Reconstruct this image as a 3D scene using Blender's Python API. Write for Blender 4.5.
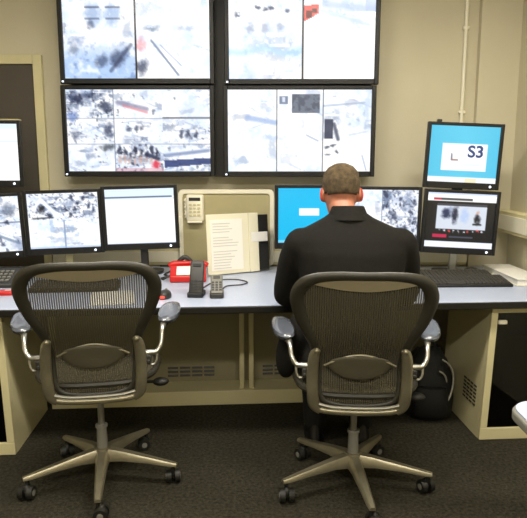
import bpy, bmesh, math, random
import numpy as np
from mathutils import Vector, Matrix, Euler
R = math.radians
random.seed(4); rng = np.random.default_rng(7)
S = bpy.context.scene
for o in list(bpy.data.objects): bpy.data.objects.remove(o)
C = S.collection

# ------------------------------------------------------------ camera, world, lights, exposure
cam_d = bpy.data.cameras.new('camera'); cam = bpy.data.objects.new('camera', cam_d); C.objects.link(cam)
cam_d.sensor_fit = 'HORIZONTAL'; cam_d.sensor_width = 36.0; cam_d.lens = 36.0 * 600 / 527
cam.location = (0, 0, 1.40); cam.rotation_euler = (R(90 - 9.3), 0, 0); cam_d.clip_start = .05
S.camera = cam
w = bpy.data.worlds.new('world'); S.world = w; w.use_nodes = True
w.node_tree.nodes['Background'].inputs[0].default_value = (1, .95, .85, 1)
w.node_tree.nodes['Background'].inputs[1].default_value = .02
S.view_settings.view_transform = 'Standard'; S.view_settings.look = 'None'
S.view_settings.exposure = 0.0; S.view_settings.gamma = 1.0; S.view_settings.use_curve_mapping = False
LAMPS = [((-.75, 2.0), 42), ((.75, 2.0), 42), ((-.75, -.4), 48), ((.75, -.4), 48)]   # ceiling fittings: place, watts
LAMP_COL = (1.0, .955, .86)
CEIL = 2.78

# ------------------------------------------------------------ materials
def srgb(c):
    c = np.asarray(c, float)
    return np.where(c <= .04045, c / 12.92, ((np.maximum(c, 0) + .055) / 1.055) ** 2.4)
def hexc(h): return tuple(srgb([int(h[i:i+2], 16) / 255 for i in (0, 2, 4)])) + (1,)
MATS = {}
def mat(name, col, rough=.5, metal=0, noise=None, bump=None, emit=None, spec=.5, alpha=None, trans=0, coat=0):
    if name in MATS: return MATS[name]
    m = bpy.data.materials.new(name); m.use_nodes = True; nt = m.node_tree; b = nt.nodes['Principled BSDF']
    c = hexc(col) if isinstance(col, str) else col
    b.inputs['Base Color'].default_value = c; b.inputs['Roughness'].default_value = rough; b.inputs['Metallic'].default_value = metal
    b.inputs['Specular IOR Level'].default_value = spec; b.inputs['Transmission Weight'].default_value = trans
    b.inputs['Coat Weight'].default_value = coat
    tc = nt.nodes.new('ShaderNodeTexCoord')
    if noise:
        sc, amt = noise
        n = nt.nodes.new('ShaderNodeTexNoise'); n.inputs['Scale'].default_value = sc; n.inputs['Detail'].default_value = 5
        nt.links.new(tc.outputs['Object'], n.inputs['Vector'])
        r = nt.nodes.new('ShaderNodeValToRGB'); r.color_ramp.elements[0].position = .3; r.color_ramp.elements[1].position = .7
        r.color_ramp.elements[0].color = tuple(x * (1 - amt) for x in c[:3]) + (1,)
        r.color_ramp.elements[1].color = tuple(min(1, x * (1 + amt)) for x in c[:3]) + (1,)
        nt.links.new(n.outputs['Fac'], r.inputs['Fac']); nt.links.new(r.outputs['Color'], b.inputs['Base Color'])
    if bump:
        n = nt.nodes.new('ShaderNodeTexNoise'); n.inputs['Scale'].default_value = bump[0]; n.inputs['Detail'].default_value = 3
        nt.links.new(tc.outputs['Object'], n.inputs['Vector'])
        bp = nt.nodes.new('ShaderNodeBump'); bp.inputs['Strength'].default_value = bump[1]; bp.inputs['Distance'].default_value = .01
        nt.links.new(n.outputs['Fac'], bp.inputs['Height']); nt.links.new(bp.outputs['Normal'], b.inputs['Normal'])
    if emit: b.inputs['Emission Color'].default_value = c; b.inputs['Emission Strength'].default_value = emit
    if alpha is not None: b.inputs['Alpha'].default_value = alpha
    MATS[name] = m; return m
M_wall = mat('wall_paint', 'cdc5aa', .7, noise=(3, .03), bump=(60, .05))
M_ceil = mat('ceiling_paint', 'cfcabb', .8, noise=(8, .03))
M_carpet = mat('carpet', '37342a', .95, noise=(70, .5), bump=(220, .8), spec=.1)
M_cream = mat('cream_laminate', 'd3c99d', .5, noise=(5, .03))
M_cream2 = mat('cream_gloss', 'efe9d2', .4)
M_tan = mat('tan_board', 'aea47a', .6, noise=(12, .04))
M_dark_door = mat('dark_brown_panel', '4d463d', .6, noise=(4, .06))
M_top = mat('worktop_laminate', 'b4bdd2', .35, noise=(90, .05))
M_black_edge = mat('black_edge', '14130f', .4)
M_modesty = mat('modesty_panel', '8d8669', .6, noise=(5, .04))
M_bezel = mat('black_plastic', '08080a', .45)
M_black = mat('matte_black', '151514', .6)
M_dgrey = mat('dark_grey_plastic', '2d2b28', .5)
M_keys = mat('key_caps', '45423d', .55)
M_grey = mat('grey_plastic', '77756c', .5)
M_silver = mat('silver_metal', 'b9b7ae', .3, metal=.9)
M_pewter = mat('pewter_metal', '8f8871', .33, metal=.65, noise=(30, .06))
M_pewter_d = mat('graphite_frame', '2c2920', .42, noise=(30, .06))
M_flange = mat('flange_plastic', '857b62', .45)
M_pad = mat('arm_pad_vinyl', '565a63', .25, coat=.4)
M_rubber = mat('rubber', '16150f', .55)
M_lumbar = mat('lumbar_foam', '4a4536', .6)
M_suit = mat('black_wool', '13110d', .85, noise=(60, .25), bump=(400, .25), spec=.25)
M_skin = mat('skin', 'b5765c', .5, noise=(25, .1))
M_skin_ear = mat('skin_flushed', 'b94a36', .5, noise=(40, .12))
M_hair = mat('cropped_hair', '58482f', .8, noise=(45, .5), bump=(350, .8))
M_eye = mat('eye_white', 'e8e4dc', .2)
M_lip = mat('lips', '9a5145', .5)
M_shirt = mat('white_shirt', 'dcdad2', .8)
M_leather = mat('black_leather', '0f0e0d', .3)
M_paper = mat('white_paper', 'e9e6dc', .8)
M_ink = mat('printed_ink', 'c4c1b9', .8)
M_binder = mat('binder_cream', 'e0dac0', .5)
M_red = mat('red_plastic', 'c01a14', .4)
M_led = mat('white_led', 'dfeaff', .5, emit=1.6)
M_redled = mat('red_led', 'ff3a2a', .5, emit=1.5)
M_navy = mat('navy_print', '26365f', .6, emit=.9)
M_reflect = mat('pale_piping', 'b5b3a6', .5)
M_diff = mat('lamp_diffuser', 'fff4dd', .5, emit=4)
M_bag = mat('black_nylon', '121211', .6, bump=(300, .4))

def glass_mat(name, tint, alpha):
    m = bpy.data.materials.new(name); m.use_nodes = True; nt = m.node_tree; nt.nodes.clear()
    o = nt.nodes.new('ShaderNodeOutputMaterial'); mx = nt.nodes.new('ShaderNodeMixShader'); t = nt.nodes.new('ShaderNodeBsdfTransparent')
    g = nt.nodes.new('ShaderNodeBsdfGlossy'); g.inputs['Roughness'].default_value = .06
    t.inputs[0].default_value = tint; g.inputs[0].default_value = (.8, .8, .8, 1)
    fr = nt.nodes.new('ShaderNodeFresnel'); fr.inputs[0].default_value = 1.5
    nt.links.new(fr.outputs[0], mx.inputs[0]); nt.links.new(t.outputs[0], mx.inputs[1]); nt.links.new(g.outputs[0], mx.inputs[2]); nt.links.new(mx.outputs[0], o.inputs[0])
    return m
M_smoked = glass_mat('smoked_glass', (.22, .21, .18, 1), 1)

def weave_mat():
    """open pinstripe weave of the chair: solid threads with gaps between them"""
    m = bpy.data.materials.new('chair_weave'); m.use_nodes = True; nt = m.node_tree; b = nt.nodes['Principled BSDF']
    b.inputs['Base Color'].default_value = hexc('4a4534'); b.inputs['Roughness'].default_value = .65
    tc = nt.nodes.new('ShaderNodeTexCoord'); sp = nt.nodes.new('ShaderNodeSeparateXYZ'); nt.links.new(tc.outputs['Object'], sp.inputs[0])
    def wave(axis, scale, lo, hi):
        mu = nt.nodes.new('ShaderNodeMath'); mu.operation = 'MULTIPLY'; mu.inputs[1].default_value = scale; nt.links.new(sp.outputs[axis], mu.inputs[0])
        si = nt.nodes.new('ShaderNodeMath'); si.operation = 'SINE'; nt.links.new(mu.outputs[0], si.inputs[0])
        mr = nt.nodes.new('ShaderNodeMapRange'); mr.inputs[1].default_value = lo; mr.inputs[2].default_value = hi; nt.links.new(si.outputs[0], mr.inputs[0])
        return mr
    a = wave(0, 2 * math.pi / .0088, -.1, .8); mx = nt.nodes.new('ShaderNodeMath'); mx.operation = 'MULTIPLY_ADD'
    nt.links.new(a.outputs[0], mx.inputs[0]); mx.inputs[1].default_value = -.50; mx.inputs[2].default_value = .97
    nt.links.new(mx.outputs[0], b.inputs['Alpha'])
    return m
M_weave = weave_mat()

# ------------------------------------------------------------ mesh helpers
def link(o, parent=None):
    C.objects.link(o)
    if parent: o.parent = parent
    return o
def obj(name, bm, m, parent=None, smooth=True, bevel=0, sub=0, autosmooth=40):
    bmesh.ops.recalc_face_normals(bm, faces=bm.faces)
    if smooth:
        for f in bm.faces: f.smooth = True
        for e in bm.edges:
            if len(e.link_faces) == 2 and e.calc_face_angle(0) > R(autosmooth): e.smooth = False
    me = bpy.data.meshes.new(name); bm.to_mesh(me); bm.free(); me.materials.append(m)
    o = bpy.data.objects.new(name, me); link(o, parent)
    if bevel:
        md = o.modifiers.new('bevel', 'BEVEL'); md.width = bevel; md.segments = 2; md.limit_method = 'ANGLE'
    if sub:
        md = o.modifiers.new('sub', 'SUBSURF'); md.levels = sub; md.render_levels = sub
    return o
def tag(o, label, cat, group=None, kind=None):
    o['label'] = label; o['category'] = cat
    if group: o['group'] = group
    if kind: o['kind'] = kind
    return o
def struct(o): o['kind'] = 'structure'; return o
def thing(name, label, cat, loc=(0, 0, 0), rz=0, group=None, rot=None):
    o = bpy.data.objects.new(name, None); o.empty_display_size = .05; link(o)
    o.location = loc; o.rotation_euler = rot if rot else (0, 0, rz)
    return tag(o, label, cat, group)
def copy_tree(o, parent=None):
    c = o.copy(); link(c, parent)
    for ch in list(o.children): copy_tree(ch, c)
    return c
def BM(): return bmesh.new()
def box(bm, c, s, rot=None):
    mt = Matrix.Translation(c) @ (Euler(rot).to_matrix().to_4x4() if rot else Matrix()) @ Matrix.Diagonal((s[0], s[1], s[2], 1))
    bmesh.ops.create_cube(bm, size=1, matrix=mt); return bm
def b2(bm, x0, x1, y0, y1, z0, z1): return box(bm, ((x0+x1)/2, (y0+y1)/2, (z0+z1)/2), (x1-x0, y1-y0, z1-z0))
def ell(bm, c, r, rot=None, seg=16, rings=10):
    mt = Matrix.Translation(c) @ (Euler(rot).to_matrix().to_4x4() if rot else Matrix()) @ Matrix.Diagonal((r[0], r[1], r[2], 1))
    bmesh.ops.create_uvsphere(bm, u_segments=seg, v_segments=rings, radius=1, matrix=mt); return bm
def cyl(bm, a, b, r0, r1=None, seg=16):
    a, b = Vector(a), Vector(b); d = b - a
    mt = Matrix.Translation((a + b) / 2) @ d.to_track_quat('Z', 'Y').to_matrix().to_4x4()
    bmesh.ops.create_cone(bm, cap_ends=True, segments=seg, radius1=r0, radius2=r0 if r1 is None else r1, depth=d.length, matrix=mt); return bm
def spline(pts, n=6, closed=False):
    P = [Vector(p) for p in pts]; out = []; N = len(P)
    rng_ = range(N if closed else N - 1)
    for i in rng_:
        if closed: p0, p1, p2, p3 = P[i-1], P[i], P[(i+1) % N], P[(i+2) % N]
        else: p0, p1, p2, p3 = P[max(i-1, 0)], P[i], P[i+1], P[min(i+2, N-1)]
        for k in range(n):
            t = k / n
            out.append(.5 * ((2*p1) + (p2-p0)*t + (2*p0-5*p1+4*p2-p3)*t*t + (3*p1-p0-3*p2+p3)*t**3))
    if not closed: out.append(P[-1])
    return out
def tube(bm, pts, r, seg=8, closed=False, n=5, up=None, flat=None):
    """sweep along a spline; r a number or a list per control point; up fixes the side axis; flat scales the section along up"""
    rr = r if isinstance(r, (list, tuple)) else [r] * len(pts)
    q = spline([tuple(p) for p in pts], n, closed)
    q2 = spline([(a, 0, 0) for a in rr], n, closed)
    N = len(q); rings = []; prev = None
    for i in range(N):
        t = (q[(i+1) % N] - q[i-1]) if closed else (q[min(i+1, N-1)] - q[max(i-1, 0)])
        t.normalize()
        u = Vector(up) if up else (prev if prev else (Vector((0, 0, 1)) if abs(t.z) < .9 else Vector((1, 0, 0))))
        s = t.cross(u)
        if s.length < 1e-4: s = t.orthogonal()
        s.normalize(); u = s.cross(t).normalized(); prev = u
        f = flat if flat else 1
        rings.append([bm.verts.new(q[i] + (s * math.cos(a) + u * math.sin(a) * f) * q2[i].x) for a in [2*math.pi*k/seg for k in range(seg)]])
    for i in range(N if closed else N - 1):
        A, B = rings[i], rings[(i+1) % N]
        for k in range(seg): bm.faces.new((A[k], A[(k+1) % seg], B[(k+1) % seg], B[k]))
    if not closed: bm.faces.new(rings[0][::-1]); bm.faces.new(rings[-1])
    return bm
def loft(bm, rings, cap=True):
    V = [[bm.verts.new(p) for p in r] for r in rings]; n = len(V[0])
    for A, B in zip(V, V[1:]):
        for k in range(n): bm.faces.new((A[k], A[(k+1) % n], B[(k+1) % n], B[k]))
    if cap: bm.faces.new(V[0][::-1]); bm.faces.new(V[-1])
    return bm
def prism(bm, poly, z0, z1):
    return loft(bm, [[(x, y, z0) for x, y in poly], [(x, y, z1) for x, y in poly]])
def rrect(x0, x1, y0, y1, r, n=4):
    out = []
    for cx, cy, a0 in ((x1-r, y1-r, 0), (x0+r, y1-r, 90), (x0+r, y0+r, 180), (x1-r, y0+r, 270)):
        for k in range(n+1): a = R(a0 + 90*k/n); out.append((cx + r*math.cos(a), cy + r*math.sin(a)))
    return out
def chain(bm, pts, rad, seg=12):
    """limb: a run of overlapping balls and cones"""
    for i, p in enumerate(pts): ell(bm, p, (rad[i],)*3, seg=seg, rings=8)
    for i in range(len(pts)-1): cyl(bm, pts[i], pts[i+1], rad[i], rad[i+1], seg)
    return bm
def remesh(name, bm, m, parent, voxel, smooth=4):
    """fuse overlapping closed shapes into one continuous skin"""
    bmesh.ops.recalc_face_normals(bm, faces=bm.faces)
    me = bpy.data.meshes.new(name); bm.to_mesh(me); bm.free(); t = bpy.data.objects.new('tmp', me); C.objects.link(t)
    md = t.modifiers.new('r', 'REMESH'); md.mode = 'VOXEL'; md.voxel_size = voxel; md.use_smooth_shade = True
    if smooth: sm = t.modifiers.new('s', 'SMOOTH'); sm.factor = .5; sm.iterations = smooth
    dg = bpy.context.evaluated_depsgraph_get(); e = t.evaluated_get(dg)
    me2 = bpy.data.meshes.new_from_object(e); bpy.data.objects.remove(t); me2.name = name
    me2.materials.clear(); me2.materials.append(m)
    o = bpy.data.objects.new(name, me2); return link(o, parent)

# ------------------------------------------------------------ the room
WY = 3.85; XR = 1.56; XL = -2.9; YB = -1.9
def slab(name, m, *a): return struct(obj(name, b2(BM(), *a), m, smooth=False))
slab('floor', M_carpet, XL, XR, YB, WY, -.05, 0)
slab('ceiling', M_ceil, XL, XR, YB, WY, CEIL, CEIL + .05)
slab('wall_back', M_wall, XL - .1, XR + .1, WY, WY + .1, -.05, CEIL + .05)
slab('wall_right', M_wall, XR, XR + .1, YB, WY, -.05, CEIL + .05)
slab('wall_left', M_wall, XL - .1, XL, YB, WY, -.05, CEIL + .05)
slab('wall_rear', M_wall, XL - .1, XR + .1, YB - .1, YB, -.05, CEIL + .05)
slab('trim_1', M_wall, 1.315, XR, WY - .05, WY, 0, CEIL)                       # boxed-in corner column
d1 = slab('door_1', M_dark_door, -2.32, -1.415, WY - .02, WY, 0, 1.985)
fr = BM(); b2(fr, -1.415, -1.36, WY - .035, WY, 0, 2.04); b2(fr, -2.375, -2.32, WY - .035, WY, 0, 2.04); b2(fr, -2.32, -1.415, WY - .035, WY, 1.985, 2.04)
obj('door_frame', fr, M_cream, d1, bevel=.004)
hb = BM(); cyl(hb, (-2.25, WY - .02, 1.0), (-2.25, WY - .07, 1.0), .012); cyl(hb, (-2.25, WY - .07, 1.0), (-2.13, WY - .07, 1.0), .009)
obj('door_handle', hb, M_silver, d1)

c = BM(); cyl(c, (1.235, WY - .012, 1.2), (1.235, WY - .012, CEIL - .002), .011, seg=12)
t = thing('cable_conduit', 'thin vertical cream cable conduit on back wall above stacked screens', 'conduit', (0, 0, 0)); obj('pipe', c, M_cream2, t)
for z in (1.7, 2.2, 2.6): obj('clip', box(BM(), (1.235, WY - .011, z), (.04, .022, .018)), M_cream2, t, bevel=.003)
t = thing('cable_trunking', 'cream boxed cable trunking along right wall', 'trunking')
obj('channel', b2(BM(), 1.475, XR, 1.75, WY - .052, .965, 1.095), M_cream, t, bevel=.004)
obj('lid', b2(BM(), 1.468, 1.475, 1.75, WY - .052, .985, 1.075), M_cream2, t, bevel=.002)
t = thing('dado_trunking', 'cream dado trunking along back wall just above worktop', 'trunking')
obj('channel', b2(BM(), -1.355, 1.31, WY - .035, WY, .735, .845), M_cream, t, bevel=.004)
obj('lid', b2(BM(), -1.355, 1.31, WY - .041, WY - .035, .755, .825), M_cream2, t, bevel=.002)

for i, ((x, y), pw) in enumerate(LAMPS):
    t = thing('ceiling_light', 'white fluorescent ceiling panel ' + ('above the left chair', 'above the seated man', 'behind camera on the left', 'behind camera on the right')[i], 'light', (x, y, CEIL), 0, 'ceiling fluorescent panels out of frame')
    hs = BM(); b2(hs, -.6, .6, -.16, -.14, -.04, -.001); b2(hs, -.6, .6, .14, .16, -.04, -.001); b2(hs, -.6, -.58, -.14, .14, -.04, -.001); b2(hs, .58, .6, -.14, .14, -.04, -.001)
    obj('housing', hs, M_ceil, t, smooth=False); obj('diffuser', b2(BM(), -.58, .58, -.14, .14, -.012, -.002), M_diff, t, smooth=False)
    l = bpy.data.lights.new('lamp_glow', 'AREA'); l.shape = 'RECTANGLE'; l.size = 1.1; l.size_y = .26; l.energy = pw; l.color = LAMP_COL
    lo = bpy.data.objects.new('lamp_glow', l); link(lo, t); lo.location = (0, 0, -.016)

# ------------------------------------------------------------ desk
A = R(3.9); OY = 2.745
def D(x, y): return (x*math.cos(A) - y*math.sin(A), OY + x*math.sin(A) + y*math.cos(A))
desk = thing('control_desk', 'long pale blue-grey control room desk with black edge along back wall', 'desk', (0, 0, 0))
fl = D(-1.95, 0); frt = D(1.49, 0)
poly = [fl, frt, (frt[0] - .012, WY - .055), (-1.95, WY - .045)]
obj('worktop', prism(BM(), poly, .712, .73), M_top, desk, smooth=False, bevel=.002)
e = BM(); p0, p1 = D(-1.95, -.008), D(1.485, -.008); q0, q1 = D(-1.95, .03), D(1.48, .03)
obj('edge_band', prism(e, [p0, p1, q1, q0], .694, .7275), M_black_edge, desk, smooth=False, bevel=.004)
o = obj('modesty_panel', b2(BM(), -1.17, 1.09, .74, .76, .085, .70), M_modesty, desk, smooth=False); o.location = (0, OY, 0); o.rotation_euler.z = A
o = obj('plinth', b2(BM(), -1.17, 1.09, .575, .76, .0, .085), M_cream, desk, smooth=False, bevel=.004); o.location = (0, OY, 0); o.rotation_euler.z = A
for x in (-.085, -.03):
    o = obj('post', b2(BM(), x - .014, x + .014, .6, .635, .085, .70), M_cream, desk, smooth=False, bevel=.004); o.location = (0, OY, 0); o.rotation_euler.z = A
vent_me = None
def vents(parent, spots, size, loc=None, rz=0, rot=None):
    """row of dark louvre slots, each a thin recessed-looking blade pair"""
    global vent_me
    bm = BM(); w_, h_ = size
    loft(bm, [[(-w_/2, 0, -h_/2), (w_/2, 0, -h_/2), (w_/2, 0, h_/2), (-w_/2, 0, h_/2)], [(-w_/2, -.006, -h_/2), (w_/2, -.006, -h_/2), (w_/2, -.001, h_/2), (-w_/2, -.001, h_/2)]])
    first = obj('vent_slot', bm, M_dgrey, parent, smooth=False)
    for i, p in enumerate(spots):
        o_ = first if i == 0 else link(first.copy(), parent)
        o_.location = p; o_.rotation_euler.z = rz
vs = []
for bx in (-.53, .04, .33):
    for i in range(4):
        for j in range(3): x, y = D(bx + .036 + i*.072, .7395); vs.append((x, y, .125 + j*.024))
vents(desk, vs, (.062, .011), rz=A)

def cabinet(name, label, x0, x1, hinge, inner):
    ox, oy = D(x0, .04)
    t = thing(name, label, 'cabinet', (ox, oy, 0), A); w_ = x1 - x0; d_ = .54; h = .692
    f = BM()
    b2(f, 0, w_, 0, .03, 0, .062); b2(f, 0, w_, 0, .03, h - .03, h); b2(f, 0, .036, 0, .03, .062, h - .03); b2(f, w_ - .036, w_, 0, .03, .062, h - .03)
    obj('front_frame', f, M_cream, t, smooth=False, bevel=.003)
    obj('side_panel', b2(BM(), 0, .018, .03, d_, 0, h), M_cream, t, smooth=False)
    obj('side_panel', b2(BM(), w_ - .018, w_, .03, d_, 0, h), M_cream, t, smooth=False)
    obj('back_panel', b2(BM(), .018, w_ - .018, d_ - .015, d_, 0, h), M_dgrey, t, smooth=False)
    obj('base_panel', b2(BM(), .018, w_ - .018, .03, d_ - .015, .03, .05), M_dgrey, t, smooth=False)
    g = obj('glass_door', b2(BM(), .036, w_ - .036, .008, .014, .064, h - .032), M_smoked, t, smooth=False)
    for o_ in t.children:
        for v in o_.data.vertices: v.co.x += (.028 if hinge < 0 else -.022)*(v.co.z/h) * ((1 - v.co.x/w_) if hinge < 0 else v.co.x/w_)
    lx = .08 if hinge < 0 else w_ - .055
    obj('latch', box(BM(), (lx, -.006, h - .075), (.045, .018, .022)), M_cream2, g, bevel=.006)
    k = BM(); b2(k, .10, w_ - .09, .12, .46, .051, .50)
    for i in range(6): b2(k, .13, w_ - .12, .112, .12, .10 + i*.025, .11 + i*.025)
    tag(obj('stand_in_box', k, M_grey, None, smooth=False, bevel=.004), inner, 'box')  # added box; on the right it stands in for a reflection in the glass
    return t
def cab_box_fix(o, t): o.location = t.location; o.rotation_euler = t.rotation_euler
cr = cabinet('equipment_cabinet', 'cream under-desk cabinet with smoked glass door at right end of desk', 1.10, 1.475, -1, 'grey box standing in for reflections in smoked glass of right-hand cabinet')
cab_box_fix([o for o in C.objects if o.name.startswith('stand_in_box')][-1], cr)
cl = cabinet('equipment_cabinet', 'cream under-desk cabinet with dark glass door at far left of desk', -1.72, -1.195, 1, 'grey box added behind glass of left-hand cabinet')
for o in C.objects:
    if o.name.startswith('stand_in_box') and o.location.length == 0: cab_box_fix(o, cl)
vs = []
bm = BM(); box(bm, (0, 0, 0), (.004, .030, .009)); first = obj('vent_slot', bm, M_dgrey, cr, smooth=False)
k = 0
for i in range(4):
    for j in range(6):
        o = first if k == 0 else link(first.copy(), cr); k += 1
        o.location = (-.001 + .028*(.15 + j*.02)/.692, .10 + i*.042, .15 + j*.02)

# foreground desk at the right edge
fd = thing('side_desk', 'rounded corner of a pale side desk in right foreground', 'desk', (0, 0, 0))
pl = rrect(.69, 1.54, .55, 1.61, .07, 6)
obj('worktop', prism(BM(), pl, .712, .73), M_top, fd, smooth=False)
pl2 = rrect(.682, 1.548, .542, 1.618, .076, 6)
obj('edge_band', prism(BM(), pl2, .696, .724), M_grey, fd, smooth=False, bevel=.006)
for x, y in ((1.47, 1.5), (1.47, .62), (.80, .62)):
    obj('leg', cyl(BM(), (x, y, 0), (x, y, .7), .025), M_pewter_d, fd)

# ------------------------------------------------------------ painted screen pictures
class Cv:
    def __init__(s, w, h, col=(1, 1, 1)):
        s.w, s.h = w, h; s.a = np.ones((h, w, 3)) * np.array(col); s.Y, s.X = np.mgrid[0:h, 0:w]; s.X = (s.X + .5) / w; s.Y = (s.Y + .5) / h
        s.wx = (s.noise(16, 901) - .5)*.045*h/w; s.wy = (s.noise(16, 902) - .5)*.07; s.g = s.noise(26, 903)
    def noise(s, sc, seed):
        r = np.random.default_rng(seed); out = np.zeros((s.h, s.w))
        for k, amp in ((1, 1), (2, .6), (4, .35)):
            gx, gy = max(2, int(sc*k*s.w/s.h)), max(2, int(sc*k)); g = r.random((gy+2, gx+2))
            fx, fy = s.X*gx, s.Y*gy; ix, iy = fx.astype(int), fy.astype(int); u, v = fx-ix, fy-iy
            u, v = u*u*(3-2*u), v*v*(3-2*v)
            out += amp*((g[iy, ix]*(1-u) + g[iy, ix+1]*u)*(1-v) + (g[iy+1, ix]*(1-u) + g[iy+1, ix+1]*u)*v)
        return (out - out.min()) / (out.max() - out.min())
    def mix(s, m, col, a=1.0): m = (np.clip(m, 0, 1) * a)[..., None]; s.a = s.a*(1-m) + np.array(col)*m
    def rect(s, x0, y0, x1, y1, col, a=1): s.mix(((s.X >= x0) & (s.X < x1) & (s.Y >= y0) & (s.Y < y1)).astype(float), col, a)
    def ell(s, x, y, rx, ry, col, a=1): s.mix((1.25 - np.hypot((s.X+s.wx-x)/rx, (s.Y+s.wy-y)/ry)) * 1.6 * (.35 + s.g), col, a)
    def line(s, x0, y0, x1, y1, t, col, a=1):
        k = s.h / s.w; px, py = s.X - x0, (s.Y - y0)*k; dx, dy = x1-x0, (y1-y0)*k; L = dx*dx+dy*dy
        q = np.clip((px*dx+py*dy)/L, 0, 1); d = np.hypot(px-q*dx, py-q*dy); s.mix(1.5 - d/t, col, a)
    def blotch(s, x0, y0, x1, y1, sc, seed, th, col, a=1, k=8):
        n = s.noise(sc, seed); m = np.clip((n-th)*k, 0, 1) * ((s.X >= x0) & (s.X < x1) & (s.Y >= y0) & (s.Y < y1)); s.mix(m, col, a)
BL = (.12, .16, .28); LB = (.72, .82, .96); GR = (.55, .62, .74); PK = (.85, .45, .5); DK = (.05, .05, .07)
def feed(cv, x0, y0, x1, y1, seed, dens=.6, dark=.55, tint=LB):
    """washed-out camera view: a pale ground, road lines, boxy vehicles and buildings, small dark figures"""
    q = np.random.default_rng(seed); W_, H_ = x1 - x0, y1 - y0
    reg = ((cv.X >= x0) & (cv.X < x1) & (cv.Y >= y0) & (cv.Y < y1)).astype(float); keep_ = cv.a.copy()
    cv.mix(np.clip((cv.noise(4, seed+5) - .35)*1.6, 0, 1), tint, .6); cv.blotch(x0, y0, x1, y1, 10, seed, .60, tint, .6, 3)
    busy = max(0, (.84 - dens)*3.4)
    for k in range(int(2 + 3*busy)):
        xa, ya, an, L = x0 + W_*q.random(), y0 + H_*q.random(), q.uniform(-.5, .7), q.uniform(.2, .7)*W_
        cv.line(xa, ya, xa + L*math.cos(an), ya + L*math.sin(an)*1.5, q.uniform(.003, .009), (.55, .62, .75), .25 + .35*dark)
    for k in range(int(3 + 16*busy)):
        xa, ya, w_, h_ = x0 + W_*q.random(), y0 + H_*q.random(), W_*q.uniform(.04, .16), H_*q.uniform(.03, .12)
        sh = q.random(); col = (.35 + .5*sh, .42 + .47*sh, .55 + .42*sh); g_ = np.clip(1.3 - np.maximum(abs(cv.X + cv.wx - xa)/w_, abs(cv.Y + cv.wy - ya)/h_), 0, 1)
        cv.mix(g_*2*(.4 + cv.g), col, .25 + .6*dark)
        if q.random() < .5: cv.rect(xa - w_, ya - h_*1.2, xa + w_, ya - h_*.8, (1, 1, 1), .7)
    for k in range(int(26*busy)):
        xa, ya = x0 + W_*q.random(), y0 + H_*(q.random()**.8); cv.ell(xa, ya, W_*q.uniform(.012, .04), H_*q.uniform(.02, .06), (.12, .15, .25), dark)
    cv.blotch(x0, y0, x1, y1, 30, seed+2, dens+.06, BL, dark*.7, 5); cv.blotch(x0, y0, x1, y1, 20, seed+3, .60, (1, 1, 1), .75, 5)
    cv.a = keep_*(1 - reg[..., None]) + cv.a*reg[..., None]
def pic_ul(c):
    feed(c, 0, 0, .49, 1, 11, .72, .25); feed(c, .5, 0, 1, 1, 21, .78, .15)
    c.mix(np.clip(((c.Y*.62 - .36 + c.X*.05) * 8), 0, 1) * (c.X < .49), (.62, .75, .93), .75)
    c.blotch(0, .5, .49, 1, 14, 77, .58, (.35, .45, .65), .5, 4); c.blotch(0, .5, .49, 1, 10, 78, .6, (.95, .97, 1), .8, 4)
    for x in (.16, .3): c.ell(x+.045, .25, .06, .13, (.6, .7, .85), .8); c.line(x, .3, x+.09, .3, .005, BL, .5); c.line(x, .17, x+.09, .17, .006, BL, .6)
    c.ell(.27, .5, .12, .1, (.97, .98, 1), .9)
    c.ell(.26, .79, .045, .08, BL, .55); c.ell(.365, .76, .05, .1, BL, .6); c.ell(.42, .68, .03, .06, (.3, .38, .55), .6); c.line(.32, .9, .46, .6, .012, BL, .5)
    c.ell(.07, .66, .04, .05, (.3, .35, .45), .5); c.ell(.19, .36, .03, .05, BL, .4)
    c.ell(.6, .4, .055, .045, (.38, .45, .55), .7); c.ell(.6, .38, .03, .02, (.85, .9, 1), .8); c.line(.6, .55, .78, .95, .007, (.4, .46, .58), .8); c.line(.66, .6, .8, .84, .004, GR, .7)
    c.ell(.53, .6, .035, .08, PK, .5); c.ell(.535, .86, .04, .1, BL, .7); c.ell(.86, .42, .05, .03, GR, .5); c.ell(.96, .12, .03, .08, (.5, .65, .9), .5)
    c.rect(.488, 0, .497, 1, DK)
def pic_ur(c):
    feed(c, 0, 0, .5, 1, 31, .78, .12); feed(c, .51, .0, 1, .4, 41, .8, .1)
    for x in (.15, .25, .35): c.ell(x, .4, .025, .06, (.5, .55, .65), .45)
    for x, y in ((.06, .24), (.2, .17), (.25, .2), (.29, .18), (.4, .2)): c.ell(x, y, .02, .025, BL, .65)
    c.mix(np.exp(-((c.Y - .66 - .03*np.sin(c.X*20))/.05)**2) * (c.X < .5), (.7, .85, .97), .7)
    c.ell(.45, .68, .05, .03, (.6, .75, .9), .5)
    c.mix(((c.Y < .32) & (c.Y > .14 - (c.X - .5)*.05) & (c.X > .515) & (c.X < .615) & (c.Y < .33 - (c.X-.515)*1.0)).astype(float), (.85, .28, .26), .95)
    c.rect(.525, .2, .565, .28, (.3, .07, .08), .8); c.rect(.57, .18, .6, .23, (.25, .06, .08), .8)
    c.mix(((c.X > .63) & (c.Y < .22)).astype(float) * np.clip(1.2 - abs(c.Y - .12 - (c.X-.63)*.2)*12, 0, 1), (.55, .65, .85), .6)
    c.line(.62, .2, .95, .36, .012, (.75, .82, .9), .8); c.rect(.93, 0, 1, .2, (.6, .68, .85), .5)
    c.rect(.503, 0, .511, 1, DK)
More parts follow.
